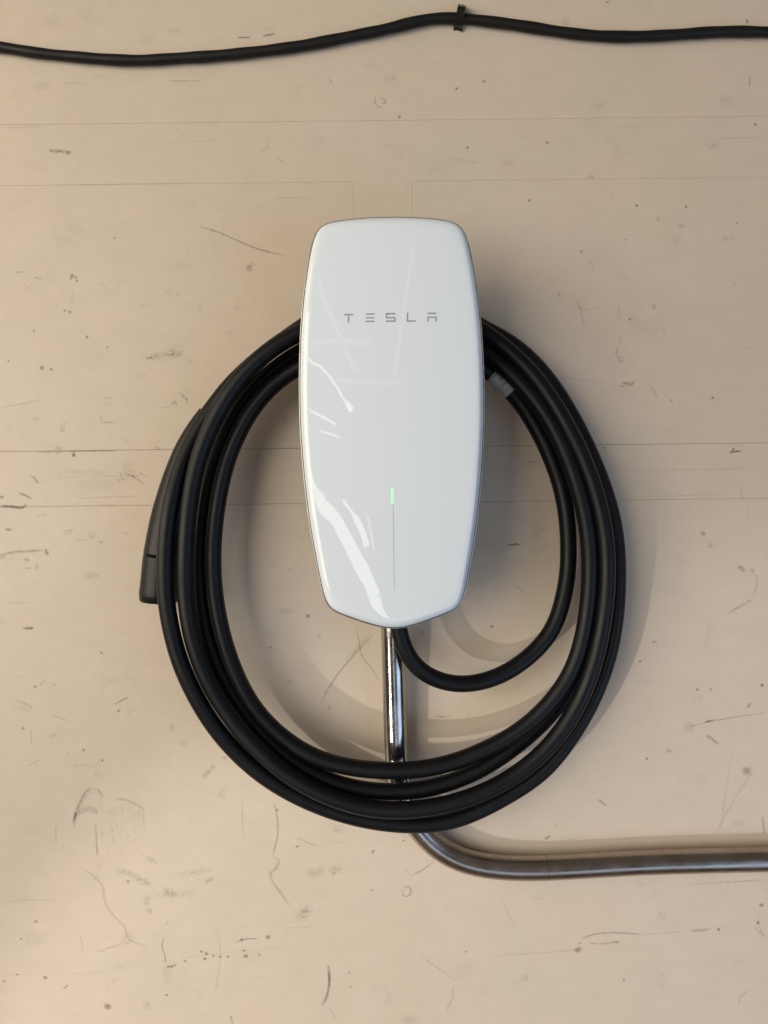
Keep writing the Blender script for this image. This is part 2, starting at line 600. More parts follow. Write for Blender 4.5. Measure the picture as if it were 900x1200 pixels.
# ring shaped blister
mk.stroke([(440, 113), (439, 119), (443, 125), (449, 126)], 1.0, 0.5, 0.2)
mk.stroke([(444, 117), (450, 116), (452, 121), (446, 121)], 1.0, 0.6, 0.2)
mk.blot(457, 92, 9, 5, 0.3); mk.stroke([(500, 78), (514, 70)], 0.9, 0.3)
mk.stroke([(875, 22), (876, 28)], 1.6, 0.8, 0.3); mk.stroke([(878.5, 90), (878, 102)], 0.9, 0.6, 0.1)
mk.stroke([(710, 4), (713, 1)], 1.4, 0.8); mk.blot(788 - 575 + 450, 25, 6, 6, 0.35); mk.blot(850, 118, 10, 9, 0.25)
mk.stroke([(526, 185), (560, 191)], 0.9, 0.35, 0.9, 0.8); mk.blot(596, 191, 8, 4, 0.25); mk.blot(692, 207.5, 4, 2.5, 0.65)
mk.blot(836, 171, 7, 5, 0.3); mk.stroke([(840, 162), (896, 161)], 0.8, 0.3); mk.stroke([(700, 150), (810, 146)], 0.7, 0.2)
for x, y in ((567, 95.5), (641, 167), (804, 242.5), (535, 104), (548, 173), (620, 235), (746, 241), (885, 146), (468, 137)):
    mk.blot(x, y, 2.0, 1.8, 1.0, 0.2)
# left field above the cable
mk.stroke([(231, 264.5), (258, 273), (285, 285), (303, 292), (335, 300)], 1.3, 0.62, 0.35)
mk.blot(293, 313, 7, 4.5, 0.7, 0.8, -0.9); mk.blot(279, 360, 6, 4, 0.2)
mk.stroke([(18, 319), (27, 318.5)], 1.2, 0.5); mk.stroke([(40, 325), (49, 327)], 1.1, 0.5); mk.stroke([(28, 333), (35, 339)], 1, 0.3)
for x, y, r in ((84.5, 323.5, 2.6), (89, 325, 1.6), (90, 329, 1.7), (83, 327, 1.4), (76, 364, 1.7), (82, 365.5, 2.0), (40, 388, 1.5), (49, 431, 2.8), (10, 423, 1.4), (134, 279, 1.5), (126, 407, 1.6), (102, 395, 2), (60, 433, 2)):
    mk.blot(x, y, r, r, 0.95, 0.25)
mk.stroke([(85, 340), (84, 356)], 0.8, 0.35); mk.stroke([(115, 331), (126, 337)], 1.1, 0.3)
mk.blot(197, 341, 4, 3, 0.4); mk.blot(208, 345, 6, 3, 0.3); mk.blot(166, 358, 7, 3, 0.25); mk.blot(234, 362, 4, 6, 0.2)
mk.blot(190, 417, 27, 6, 0.42, 1.0, -0.06); mk.blot(203, 413, 13, 6, 0.5, 1.0); mk.stroke([(170, 420), (186, 418)], 1.8, 0.5, 0.9)
mk.stroke([(218, 420), (226, 426)], 1.1, 0.4); mk.blot(208, 405, 12, 3, 0.2)
mk.stroke([(200, 475), (205, 470), (207, 478)], 1.4, 0.75); mk.stroke([(210, 460), (219, 468)], 1.4, 0.6); mk.stroke([(218, 466), (220, 472)], 1.3, 0.6)
mk.stroke([(186, 477.5), (200, 477.5)], 0.9, 0.4); mk.stroke([(122, 466.5), (132, 466.5)], 0.9, 0.5); mk.stroke([(121, 474), (131, 474)], 0.9, 0.35)
mk.stroke([(0, 477), (25, 473.5), (49, 468)], 1.0, 0.45, 0.6); mk.stroke([(117, 484), (120, 494), (137, 495)], 1.0, 0.5, 0.6)
mk.blot(73, 502, 4, 6, 0.45); mk.stroke([(72, 496), (80, 494)], 0.9, 0.3); mk.blot(68, 525, 6, 3, 0.4); mk.blot(42, 491, 4, 3, 0.3)
mk.stroke([(145, 514), (149, 518)], 1.0, 0.4); mk.stroke([(183, 523), (186, 527)], 1.2, 0.7, 0.2)
# about the joints
mk.stroke([(41, 530), (88, 529), (140, 528)], 1.0, 0.75, 0.5); mk.stroke([(85, 529), (87, 535), (86, 531)], 1.9, 0.85, 0.4)
mk.stroke([(35, 556), (41, 561), (44, 566)], 1.7, 0.7, 0.7); mk.blot(45, 565, 8, 3, 0.3)
mk.stroke([(0, 593), (14, 593.8), (27, 594.6), (31, 590)], 1.9, 1.0, 0.15); mk.stroke([(22, 578), (31, 581), (37, 585)], 1.5, 0.75, 0.3); mk.stroke([(0, 582), (4, 583)], 1.7, 0.9, 0.2)
for k in range(16):
    x0 = 136 + k * 1.8 + random.uniform(-3, 3); y0 = 553 + random.uniform(-4, 9)
    mk.stroke([(x0, y0), (x0 + random.uniform(4, 16), y0 + random.uniform(3, 9))], 0.9, 0.42, 0.7)
mk.blot(150, 548, 10, 14, 0.16, 0.8, 0.3); mk.stroke([(55, 559), (178, 557)], 0.9, 0.35, 0.9); mk.stroke([(88, 584), (174, 581)], 0.8, 0.42, 0.8)
mk.blot(92, 553, 14, 4, 0.25); mk.blot(115, 553, 12, 4, 0.25); mk.blot(120, 568, 46, 8, 0.12); mk.blot(126, 592, 10, 2.5, 0.3)
mk.stroke([(43, 605), (55, 602.5)], 1.2, 0.5, 0.9); mk.blot(10, 620.5, 4.5, 2, 0.8, 0.3); mk.blot(81, 623, 8, 3.5, 0.5, 0.9, -0.3)
mk.stroke([(88, 634), (103, 632)], 0.9, 0.45); mk.blot(107, 627, 5, 5, 0.35); mk.blot(118, 635.5, 3, 1.8, 0.7); mk.blot(147, 624.5, 3, 2, 0.5)
mk.stroke([(0, 652), (10, 648), (30, 646), (52, 645)], 1.9, 0.55, 0.55); mk.stroke([(53, 643), (56, 651)], 2.4, 0.8, 0.4); mk.blot(2, 652, 6, 4, 0.55)
mk.blot(31, 656, 4, 2.2, 0.75); mk.blot(43, 664, 3, 5.5, 0.42); mk.stroke([(29, 666), (37, 666)], 0.9, 0.5); mk.blot(107, 675, 11, 4.5, 0.42)
# left field
mk.stroke([(26, 736.5), (40, 736)], 2.0, 0.85, 0.6); mk.blot(34, 736, 7, 2.6, 0.6); mk.stroke([(2, 706), (34, 707)], 0.7, 0.4); mk.stroke([(2, 725), (3, 735)], 1, 0.35)
mk.stroke([(47, 803), (52, 796)], 1.6, 0.4); mk.stroke([(60, 800), (65, 804)], 1.1, 0.45); mk.stroke([(17, 821), (28, 824), (39, 829)], 1.1, 0.42); mk.stroke([(58, 837), (70, 841), (83, 847)], 0.9, 0.42)
mk.stroke([(134, 826), (142, 821), (151, 817)], 1.2, 0.65, 0.4); mk.stroke([(36.5, 856), (37, 872)], 0.9, 0.55); mk.blot(63, 862, 5, 4, 0.35); mk.stroke([(32, 898), (48, 889)], 0.8, 0.42)
mk.blot(152, 835, 4, 9, 0.16); mk.blot(202, 852, 4, 6, 0.42); mk.blot(214, 871, 6, 4, 0.36); mk.stroke([(238, 912), (252, 895)], 2.6, 0.3, 0.8); mk.blot(263, 888, 4, 3, 0.45)
mk.blot(114, 906, 5, 6, 0.25); mk.blot(100, 897, 22, 3, 0.15); mk.stroke([(79, 881), (80, 886)], 1.1, 0.4)
for x, y in ((139, 833), (27, 853.5), (41, 804.5), (119, 765), (120, 891), (98, 879)):
    mk.blot(x, y, 1.8, 1.7, 0.95, 0.2)
# comb-like scrape
arc = [(86, 964), (89, 951), (94, 939), (101, 927), (107, 922), (114, 925), (120, 931)]
mk.stroke(arc[:5], 1.8, 0.6, 0.5); mk.stroke(arc[4:], 1.4, 0.45, 0.6); mk.stroke(arc[:2], 2.2, 0.6, 0.3)
for k, (x, y) in enumerate(spline([(x, y, 0) for x, y in arc], 2.6)[:] and [(q.x, q.y) for q in spline([(x, y, 0) for x, y in arc], 2.6)]):
    mk.stroke([(x, y), (x + 1.6, y + random.uniform(5, 9))], 0.6, 0.42, 0.3)
for k in range(14):
    x = 88 + k * 2.0
    y = 956 - 8 * math.sin(k / 13 * 2.4)
    mk.stroke([(x, y - 4), (x - 1.2, y + 4)], 0.65, 0.5, 0.2)
for k in range(17):
    x = 136 + k * 2.0
    y = 934 + (k / 16) ** 2 * 13
    mk.stroke([(x, y), (x + 1.2, y + 4)], 0.7, 0.48, 0.2)
for k in range(64):
    x = random.uniform(110, 170); y = random.uniform(942, 1000)
    mk.stroke([(x, y), (x + random.uniform(-1, 1), y + random.uniform(3, 7))], 0.5, 0.26, 0.4)
mk.stroke([(112, 965), (113, 985), (114, 1003)], 1.0, 0.6, 0.3); mk.stroke([(65, 966), (66, 990)], 1.0, 0.45); mk.stroke([(168, 950), (170, 975)], 0.8, 0.3)
mk.blot(38, 970, 10, 8, 0.12); mk.blot(42, 1100, 16, 11, 0.18)
# lower left tangle
for (x, y, rx, ry, s, a) in ((146, 1022, 11, 3.5, 0.55, 0.15), (165, 1031, 17, 5, 0.5, 0.45), (178, 1008, 8, 5, 0.5, 0.5), (198, 1045, 8, 6, 0.65, 0), (172, 1056, 5, 9, 0.45, 0.4), (175, 1068, 4, 5, 0.6, 0), (205, 1048, 27, 5, 0.32, -0.05), (245, 1031, 7, 3.5, 0.7, -0.4), (230, 1022, 26, 5, 0.3, -0.2), (150, 1100, 9, 7, 0.4, -0.7)):
    mk.blot(x, y, rx, ry, s, 1.0, a)
mk.stroke([(93, 1015), (110, 1027), (120, 1038), (123, 1057), (134, 1074), (146, 1086), (151, 1100), (175, 1111)], 2.0, 0.32, 0.5)
mk.stroke([(110, 1117), (130, 1110), (150, 1103)], 1.6, 0.35, 0.9); mk.stroke([(93, 1092), (98, 1118)], 0.8, 0.4); mk.stroke([(0, 1060), (22, 1055), (70, 1055)], 0.9, 0.3)
mk.stroke([(192, 1098), (190, 1110), (193, 1118), (194, 1130)], 1.0, 0.7, 0.5); mk.stroke([(198, 1077), (194, 1085)], 0.9, 0.5); mk.stroke([(124, 1158), (140, 1146)], 0.8, 0.3)
mk.stroke([(256, 1090), (258, 1120), (252, 1165)], 0.9, 0.3); mk.blot(196, 1140, 8, 16, 0.2)
mk.stroke([(0, 1142), (120, 1139), (230, 1120), (330, 1110), (420, 1101)], 0.8, 0.22, 0.8)
for x, y, r in ((197, 1133, 1.9), (201, 1132.5, 2), (205, 1131, 1.6), (217, 1126, 1.5), (236, 1115, 1.8), (242, 1117.5, 2.2), (240, 1123.5, 2.2), (250, 1120, 1.5), (258, 1121, 1.6), (267, 1121, 1.6), (286, 1114, 1.7), (288, 1120.5, 2.6), (304, 1119, 1.6), (314, 1098, 2.8), (283, 1101, 2), (150, 1033, 1.8), (53, 1145.5, 2.4), (126, 1179.5, 4.0), (195, 1166, 1.7), (42, 1080, 1.8), (5, 1150, 1.5), (20, 1142, 1.5), (25, 1100, 1.4)):
    mk.blot(x, y, r * 1.25, r, 0.95, 0.35, random.uniform(-0.5, 0.5))
mk.stroke([(276, 1104), (290, 1100), (303, 1100)], 1.1, 0.8, 0.5); mk.stroke([(74, 1159), (80, 1154)], 1.0, 0.8, 0.2); mk.blot(172, 1178, 5, 6, 0.35)
# curved scar and crack below the coil
mk.stroke([(384, 1130), (386, 1142), (385, 1158), (381, 1172), (376, 1179)], 2.0, 0.85, 0.35); mk.stroke([(385, 1138), (386, 1156)], 1.6, 0.5, 0.2)
mk.stroke([(321, 940), (325, 960), (325, 980), (321, 997), (319, 1004)], 1.5, 0.62, 0.5); mk.stroke([(319, 1004), (327, 1008), (323, 1018), (317, 1023), (320, 1034), (330, 1048), (340, 1062)], 1.9, 0.5, 0.6)
mk.blot(370, 1022, 12, 6, 0.5, 0.95, -0.15); mk.blot(392, 1020, 9, 6, 0.5, 0.95, -0.5); mk.blot(356, 1070, 12, 8, 0.55, 0.95, -0.7)
mk.stroke([(346, 981), (358, 986), (371, 992)], 1.0, 0.4); mk.stroke([(346, 993), (351, 991)], 1.4, 0.75, 0.2); mk.blot(397, 972, 9, 7, 0.3); mk.blot(437, 998, 3, 2, 0.8, 0.3, -1.0)
mk.stroke([(284, 935), (284, 960), (286, 983)], 0.9, 0.4, 0.8); mk.blot(260, 930, 6, 8, 0.28); mk.blot(243, 905, 10, 5, 0.2, 0.9, -0.8)
mk.stroke([(368, 1085), (334, 1088)], 0.8, 0.25); mk.stroke([(270, 1190), (273, 1200)], 1.2, 0.7); mk.stroke([(385, 1180), (396, 1198)], 1.2, 0.35)
for x, y in ((409, 1140), (411, 1156), (436, 1043), (473, 985), (325, 949)):
    mk.blot(x, y, 1.6, 1.6, 0.7, 0.2)
# inside the ring
mk.stroke([(439, 742), (425, 757), (410, 773), (395, 791), (384, 808), (376, 824)], 1.3, 0.6, 0.4); mk.stroke([(434, 742), (421, 757), (405, 775)], 2.6, 0.4, 0.85)
mk.stroke([(417, 732), (421, 752), (424, 768), (435, 783), (445, 798)], 1.0, 0.55, 0.5); mk.blot(333, 716, 12, 4, 0.35); mk.blot(361, 722, 3, 3, 0.9, 0.3); mk.blot(339, 799, 5, 4, 0.5)
mk.blot(386, 829, 3, 3, 0.55); mk.stroke([(336, 666), (342, 668)], 1, 0.5); mk.stroke([(300, 758), (317, 759)], 0.8, 0.45); mk.blot(318, 759, 1.7, 1.7, 0.9, 0.2); mk.blot(391, 804, 4, 7, 0.22); mk.blot(374, 745, 3, 4, 0.4)
mk.blot(317, 491, 6, 3, 0.55); mk.blot(333, 493, 5, 5, 0.42); mk.stroke([(327, 555), (334, 560)], 1, 0.4); mk.stroke([(432, 822), (436, 814)], 0.8, 0.4)
mk.stroke([(595, 639), (602, 638), (610, 638.5)], 1.6, 0.95, 0.2); mk.stroke([(603, 637), (605, 636)], 1, 0.8, 0.2); mk.stroke([(600, 685), (606, 688), (616, 694)], 1.0, 0.5, 0.5); mk.blot(576, 734, 2, 1.8, 1, 0.2)
mk.stroke([(634, 622), (642, 616)], 0.9, 0.4); mk.blot(570, 629, 2.6, 2, 0.5); mk.stroke([(618, 542), (626, 541), (631, 543)], 1.2, 0.6); mk.stroke([(596, 568), (600, 571)], 1, 0.3)
mk.blot(518, 840, 11, 2, 0.55); mk.stroke([(548, 826), (550, 845), (552, 862)], 1.6, 0.16, 0.9)
mk.blot(494, 742, 5, 5, 0.45, 0.9)
# right field
mk.stroke([(676, 352), (680, 361), (691, 363)], 1.3, 0.42); mk.stroke([(679, 360), (685, 382)], 1.8, 0.3); mk.stroke([(724, 357), (727, 378)], 1.1, 0.36); mk.blot(766, 360, 3, 4, 0.55)
mk.stroke([(728, 392), (725, 402)], 1.2, 0.5); mk.stroke([(725, 407), (722, 414), (726, 421)], 1.4, 0.55); mk.blot(727, 422, 4, 5, 0.7); mk.stroke([(777, 383), (780, 393)], 1.4, 0.36)
for k in range(7):
    x, y = random.uniform(726, 740), random.uniform(446, 453)
    mk.stroke([(x, y), (x + random.uniform(3, 7), y + random.uniform(-4, 1))], 0.9, 0.6, 0.4)
mk.blot(734, 451, 9, 4, 0.4); mk.stroke([(763, 452), (771, 468)], 2.0, 0.42, 0.8); mk.blot(799, 265, 5, 3, 0.5); mk.blot(850, 280, 5, 6, 0.32); mk.blot(792, 280, 5, 8, 0.2)
mk.stroke([(691, 306), (695, 314)], 1.2, 0.42); mk.stroke([(651, 442), (708, 447)], 0.7, 0.4, 0.8); mk.stroke([(714, 307), (721, 305)], 0.9, 0.3); mk.blot(771, 256, 3, 4, 0.4)
mk.stroke([(854, 530.5), (862, 529), (869, 528.5)], 1.6, 0.95, 0.1); mk.stroke([(857, 530), (860, 525), (858, 527)], 1.2, 0.7, 0.2); mk.stroke([(782, 500), (781, 506)], 1, 0.4)
for x, y, r in ((681.5, 295, 1.7), (835, 466, 1.9), (738, 374, 1.6), (655, 345, 1.4), (708, 525, 1.6), (787, 469, 1.5), (817, 808, 2.0), (758, 889, 1.8), (750, 775, 1.6), (893, 803, 2.4), (733, 281, 1.2), (863, 262, 1.2), (833, 808, 1.4)):
    mk.blot(x, y, r, r, 0.95, 0.2)
mk.stroke([(680, 553), (890, 549)], 0.9, 0.3, 0.9); mk.stroke([(745, 582), (860, 579)], 0.7, 0.3, 0.7); mk.stroke([(868, 569), (870, 590)], 1.8, 0.22)
mk.blot(824, 625, 4, 3.2, 0.7, 0.6, 0.7); mk.blot(832, 639, 4, 4, 0.42); mk.blot(869, 666, 6, 3, 0.7, 0.6, 0.6); mk.blot(880, 669, 4, 3, 0.5); mk.stroke([(852, 720), (866, 711), (883, 702)], 1.8, 0.5, 0.75); mk.stroke([(883, 700), (887, 680), (882, 668)], 1.8, 0.28)
mk.blot(767, 752, 4, 2.4, 0.6); mk.stroke([(788, 720), (828, 722)], 0.8, 0.25); mk.blot(829, 745, 5, 24, 0.16, 0.8, 0.25)
mk.stroke([(876, 830), (880, 822)], 1.8, 0.7, 0.4); mk.stroke([(805, 852), (840, 844), (870, 839), (900, 835)], 1.1, 0.55, 0.6); mk.stroke([(826, 846), (836, 844)], 1.5, 0.9, 0.3); mk.blot(807, 852, 9, 8, 0.35)
mk.stroke([(827, 861), (834, 866), (842, 872)], 2.2, 0.65, 0.6); mk.blot(784, 880, 4, 2.4, 0.6, 0.6, 0.5); mk.blot(875, 903, 6, 6, 0.85, 0.7); mk.stroke([(700, 936), (706, 941), (711, 944)], 2.0, 0.55, 0.5)
mk.stroke([(893, 955), (896, 980)], 1.3, 0.6, 0.5); mk.stroke([(888, 895), (868, 925), (848, 958), (838, 980)], 1.8, 0.28, 0.8); mk.stroke([(858, 880), (850, 930), (845, 970)], 1.6, 0.2, 0.8); mk.blot(865, 965, 9, 5, 0.3)
mk.stroke([(638, 984), (645, 979)], 1.7, 0.8, 0.4); mk.stroke([(650, 968), (653, 964)], 1.3, 0.5); mk.stroke([(614, 966), (618, 970)], 1, 0.5)
# bottom right
mk.stroke([(472, 1042), (472, 1049), (478, 1050), (482, 1045), (479, 1039), (473, 1041)], 1.0, 0.7, 0.3); mk.stroke([(483, 1026), (497, 1018), (510, 1008)], 0.9, 0.55, 0.3); mk.stroke([(483, 1027), (475, 1018)], 0.8, 0.3)
mk.stroke([(580, 1120), (640, 1116), (672, 1113), (690, 1110)], 1.0, 0.35, 0.8); mk.stroke([(680, 1101), (696, 1095), (720, 1093), (752, 1095)], 1.0, 0.75, 0.4); mk.stroke([(690, 1105), (705, 1106), (720, 1104)], 1.2, 0.6, 0.8)
mk.blot(677, 1113, 5, 3.5, 0.95, 0.4, -0.5); mk.blot(722, 1104, 5, 2, 0.8, 0.5); mk.blot(680, 1105, 3, 2, 0.6); mk.stroke([(752, 1095), (800, 1092)], 0.9, 0.3); mk.stroke([(808, 1091), (832, 1089)], 2.0, 0.6, 0.6); mk.blot(842, 1089, 2.2, 2, 1, 0.1)
mk.blot(615, 1146, 4, 4, 0.5); mk.blot(892, 1060.5, 3.2, 2.4, 0.9, 0.4); mk.stroke([(890, 1063), (888, 1080), (896, 1098)], 1.2, 0.4, 0.8); mk.stroke([(884, 1086), (896, 1098)], 2.4, 0.36, 0.7); mk.blot(888, 1081, 2.6, 2.2, 0.9, 0.3)
mk.stroke([(807, 1036), (865, 1033), (900, 1031)], 1.4, 0.4, 0.8); mk.blot(775, 1073, 7, 7, 0.3); mk.stroke([(865, 1178), (868, 1168), (878, 1160)], 1.1, 0.4); mk.blot(731, 1148, 2, 1.7, 0.8, 0.3); mk.blot(546, 1115, 2, 1.7, 0.7, 0.3)
mk.stroke([(585, 1050), (598, 1075), (601, 1085)], 1.2, 0.3); mk.stroke([(492, 1120), (510, 1132), (530, 1146), (540, 1150)], 1.1, 0.4, 0.9); mk.blot(542, 1138, 16, 12, 0.16); mk.stroke([(531, 1155), (530, 1170), (523, 1184)], 2.0, 0.32, 0.7); mk.blot(480, 1195, 11, 6, 0.32); mk.blot(455, 1170, 6, 14, 0.2)
mk.stroke([(620, 1050), (640, 1054)], 0.9, 0.25); mk.stroke([(760, 1055), (770, 1040)], 0.9, 0.25)
# fine general wear
for _ in range(70):
    x, y = random.uniform(-200, 1100), random.uniform(-150, 1350)
    r = random.choice((0.9, 1.0, 1.1, 1.4))
    mk.blot(x, y, r, r, random.uniform(0.25, 0.7), 0.2)
for _ in range(120):
    x, y = random.uniform(-200, 1100), random.uniform(-150, 1350)
    a, l = random.choice((random.gauss(0, 0.25), random.uniform(-1.6, 1.6))), random.uniform(3, 16)
    mk.stroke([(x, y), (x + l * math.cos(a), y + l * math.sin(a))], random.uniform(0.6, 1.2), random.uniform(0.10, 0.26), 0.8)
for _ in range(110):
    x, y = random.uniform(-200, 1100), random.uniform(-150, 1350)
    mk.blot(x, y, random.uniform(4, 14), random.uniform(2, 6), random.uniform(0.08, 0.22), 1.0, random.uniform(-0.6, 0.6))
mk.build("scuff_marks", M_MARK)
ck = Marks()
ck.blot(90, 591, 4, 2.5, 0.9, 0.5); ck.blot(165, 595, 2.6, 1.6, 0.9, 0.3); ck.blot(14, 596, 15, 1.3, 0.7, 0.4); ck.blot(166, 358, 4, 2, 0.5); ck.blot(451, 118, 2.6, 1.6, 0.6)
ck.blot(416, 805, 3, 2, 0.6); ck.blot(686, 986, 2, 1.5, 0.6)
for _ in range(60):
    ck.blot(random.uniform(-150, 1050), random.uniform(-100, 1300), random.uniform(1, 2.2), 1.0, random.uniform(0.3, 0.6), 0.2)
ck.build("paint_chips", M_CHIP)

# ------------------------------------------------------------------ conduit
cpts = [(458.8, 690, .027), (460.0, 735, .026), (461.3, 780, .023), (463, 840, .0195), (465, 890, .0175), (468, 920, .0170), (475, 945, .0168),
        (486, 965, .0166), (501, 983, .0164), (522, 1000, .0162), (549, 1011, .0160), (585, 1016.5, .0158), (625, 1017.5, .0155), (680, 1015, .0152), (747, 1011, .015),
        (830, 1008.5, .015), (900, 1007, .015), (1000, 1005.5, .015), (1120, 1004, .015), (1500, 1000, .015)]
cpath = relax(spline([P(*p) for p in cpts], 0.006), 6)
conduit = thing("conduit", "bare steel conduit pipe bending from under the charger towards the right", "conduit", P(460, 735, 0))
v, f = tube(cpath, 0.0112, 32)
mesh("pipe", v, f, M_STEEL, conduit)
k0 = min(range(len(cpath)), key=lambda i: (cpath[i] - P(642, 1017, .0155)).length)
ringp = [cpath[k0] + (cpath[k0 + 1] - cpath[k0]).normalized() * t for t in (-0.0003, -0.00015, 0.00015, 0.0003)]
v, f = tube(ringp, lambda t: 0.01124 if 0.1 < t < 0.9 else 0.0111, 32)
mesh("joint_line", v, f, M_SEAL, conduit)

# ------------------------------------------------------------------ old cable along the top
old = thing("black_cable", "thin black cable sagging across the wall above the charger", "cable", P(450, 35, 0))
opts = [(-260, 30), (-120, 44), (0, 55), (40, 61.5), (80, 66.5), (125, 70), (170, 71), (220, 67.5), (300, 60.5), (370, 50.5), (450, 35), (482, 27), (510, 22.2), (540, 22.0),
        (590, 27), (650, 36), (710, 42.3), (750, 43), (800, 40.2), (850, 37.8), (900, 37.5), (1000, 42), (1200, 50)]
opath = relax(spline([P(x, y, 0.0062) for x, y in opts], 0.005), 3)
for i, p in enumerate(opath):
    p.z += 0.0002 * math.sin(i * 0.37) + 0.0004 * math.sin(i * 0.113 + 1)
v, f = tube(opath, lambda t: 0.0050 + 0.00018 * math.sin(t * 190) + 0.0001 * math.sin(t * 77), 16)
mesh("sheath", v, f, M_OLD, old)

clip = thing("cable_clip", "small black clip with a metal nail holding the thin cable above the charger", "cable clip", P(538, 22, 0))
ca, cb = P(541.5, 11.5, 0), P(537, 36, 0)
up = (ca - cb).normalized(); rt = Vector((up.z, 0, -up.x))
prof = [(-0.0115, 0.0005), (-0.0106, 0.0028), (-0.0075, 0.0045), (-0.0055, 0.0112), (-0.0025, 0.0142), (0.0005, 0.0149), (0.0034, 0.0142), (0.0060, 0.0115), (0.0068, 0.0075), (0.0088, 0.0066), (0.0112, 0.0050), (0.0114, 0.0005)]
cc = P(538.7, 23, 0)
vs_, fs_ = [], []
wds = [0.0036, 0.0042, 0.0041, 0.0040, 0.0039, 0.0038, 0.0038, 0.0040, 0.0043, 0.0038, 0.0032, 0.0032]
for (t, d), w in zip(prof, wds):
    for sgn in (-1, 1):
        vs_.append(cc + up * t + rt * (w * sgn) + Vector((0, -d, 0)))
for i in range(len(prof) - 1):
    a = 2 * i
    fs_.append((a, a + 1, a + 3, a + 2))
nb = len(prof)
fs_.append(tuple(2 * i for i in range(nb - 1, -1, -1)))
fs_.append(tuple(2 * i + 1 for i in range(nb)))
fs_.append((0, 2 * nb - 2, 2 * nb - 1, 1))
st = mesh("strap", vs_, fs_, M_STRAP, clip, False)
bv = st.modifiers.new("bevel", 'BEVEL'); bv.width = 0.0007; bv.segments = 2
npos = P(540.6, 7.6, 0.009)
npos.y = 0.0
npath = [npos + Vector((0, -y, 0)) for y in (0.0005, 0.0072, 0.0074, 0.0088, 0.0093)]
v, f = tube(npath, lambda t: (0.0012 if t < 0.3 else (0.0021 if t < 0.8 else 0.0016)), 14)
mesh("nail", v, f, M_NAIL, clip)
v, f = tube([P(541, 12, .004) + Vector((0, 0, -0.003)), P(540.8, 8.5, .004) + Vector((0, 0, 0.0012))], 0.0026, 12)
mesh("nail_boss", v, f, M_OLD, clip)

# ------------------------------------------------------------------ wall charger
UC = (459.5, 496.0)
charger = thing("wall_charger", "white glass-fronted electric car charger with grey lettering and a green light", "car charger", P(UC[0], UC[1], 0))
S98 = scale_at(0.098)
half = [(254.0, 0), (254.2, 18), (255.3, 38), (258.2, 63), (262.3, 78.5), (269, 86.5), (280, 91), (300, 95.7), (325, 99.8), (350, 103.2), (386, 106.6), (415, 108.0), (440, 108.8), (470, 109.0), (494, 108.7),
        (522, 107.4), (550, 105.4), (577, 102.9), (604, 99.8), (632, 95.8), (658, 91.3), (680, 87.2), (697, 83.6), (706, 80.6), (712, 76.5), (716.6, 70), (724, 51.5), (730.8, 32), (735.8, 14), (737.2, 0)]
loop = [(h, v) for v, h in half] + [(-h, v) for v, h in half[-2:0:-1]]
lp = [Vector((h * S98, (UC[1] - v) * S98, 0)) for h, v in loop]
dense = spline(lp + [lp[0]], 0.0008)[:-1]
dense = [p for p in dense]
NA = 288


def by_angle(pts, n):
    """Resample a star-shaped outline at even angles about the origin, denser where it turns."""
    ang = sorted((math.atan2(p.y, p.x) % (2 * math.pi), p.length) for p in pts)
    out = []
    j = 0
    for k in range(n):
        a = 2 * math.pi * k / n
        lo = hi = None
        import bisect
        i = bisect.bisect_left(ang, (a, 0))
        a1, r1 = ang[i % len(ang)]
        a0, r0 = ang[i - 1]
        da = (a1 - a0) % (2 * math.pi)
        t = ((a - a0) % (2 * math.pi)) / da if da > 1e-9 else 0
        r = r0 + (r1 - r0) * t
        out.append(Vector((math.cos(a) * r, math.sin(a) * r, 0)))
    return out


OUT = by_angle(dense, NA)
for _ in range(3):
    OUT = [OUT[i] * 0.6 + (OUT[i - 1] + OUT[(i + 1) % NA]) * 0.2 for i in range(NA)]
NORM = []
for i in range(NA):
    t = (OUT[(i + 1) % NA] - OUT[i - 1]).normalized()
    NORM.append(Vector((t.y, -t.x, 0)))


def inset(d):
    return [OUT[i] - NORM[i] * d for i in range(NA)]


O_ = P(UC[0], UC[1], 0.098)
O_.y = 0


def W(p, d):
    return Vector((O_.x + p.x, -d, O_.z + p.y))


def rings_mesh(name, rings, mat, parent, close_front=None, close_back=False):
    verts, faces = [], []
    for pts, d in rings:
        verts += [W(p, d if not isinstance(d, (list, tuple)) else d[i]) for i, p in enumerate(pts)]
    for r in range(len(rings) - 1):
        for i in range(NA):
            j = (i + 1) % NA
            faces.append((r * NA + i, r * NA + j, (r + 1) * NA + j, (r + 1) * NA + i))
    if close_front is not None:
        verts.append(close_front)
        c = len(verts) - 1
        b = (len(rings) - 1) * NA
        for i in range(NA):
            faces.append((b + i, b + (i + 1) % NA, c))
    if close_back:
        faces.append(tuple(range(NA - 1, -1, -1)))
    return mesh(name, verts, faces, mat, parent)


def neck(hw, hh, cy, n=3.2):
    out = []
    for k in range(NA):
        a = 2 * math.pi * k / NA
        c, s = math.cos(a), math.sin(a)
        out.append(Vector((math.copysign(abs(c) ** (2 / n), c) * hw, math.copysign(abs(s) ** (2 / n), s) * hh + cy, 0)))
    return out


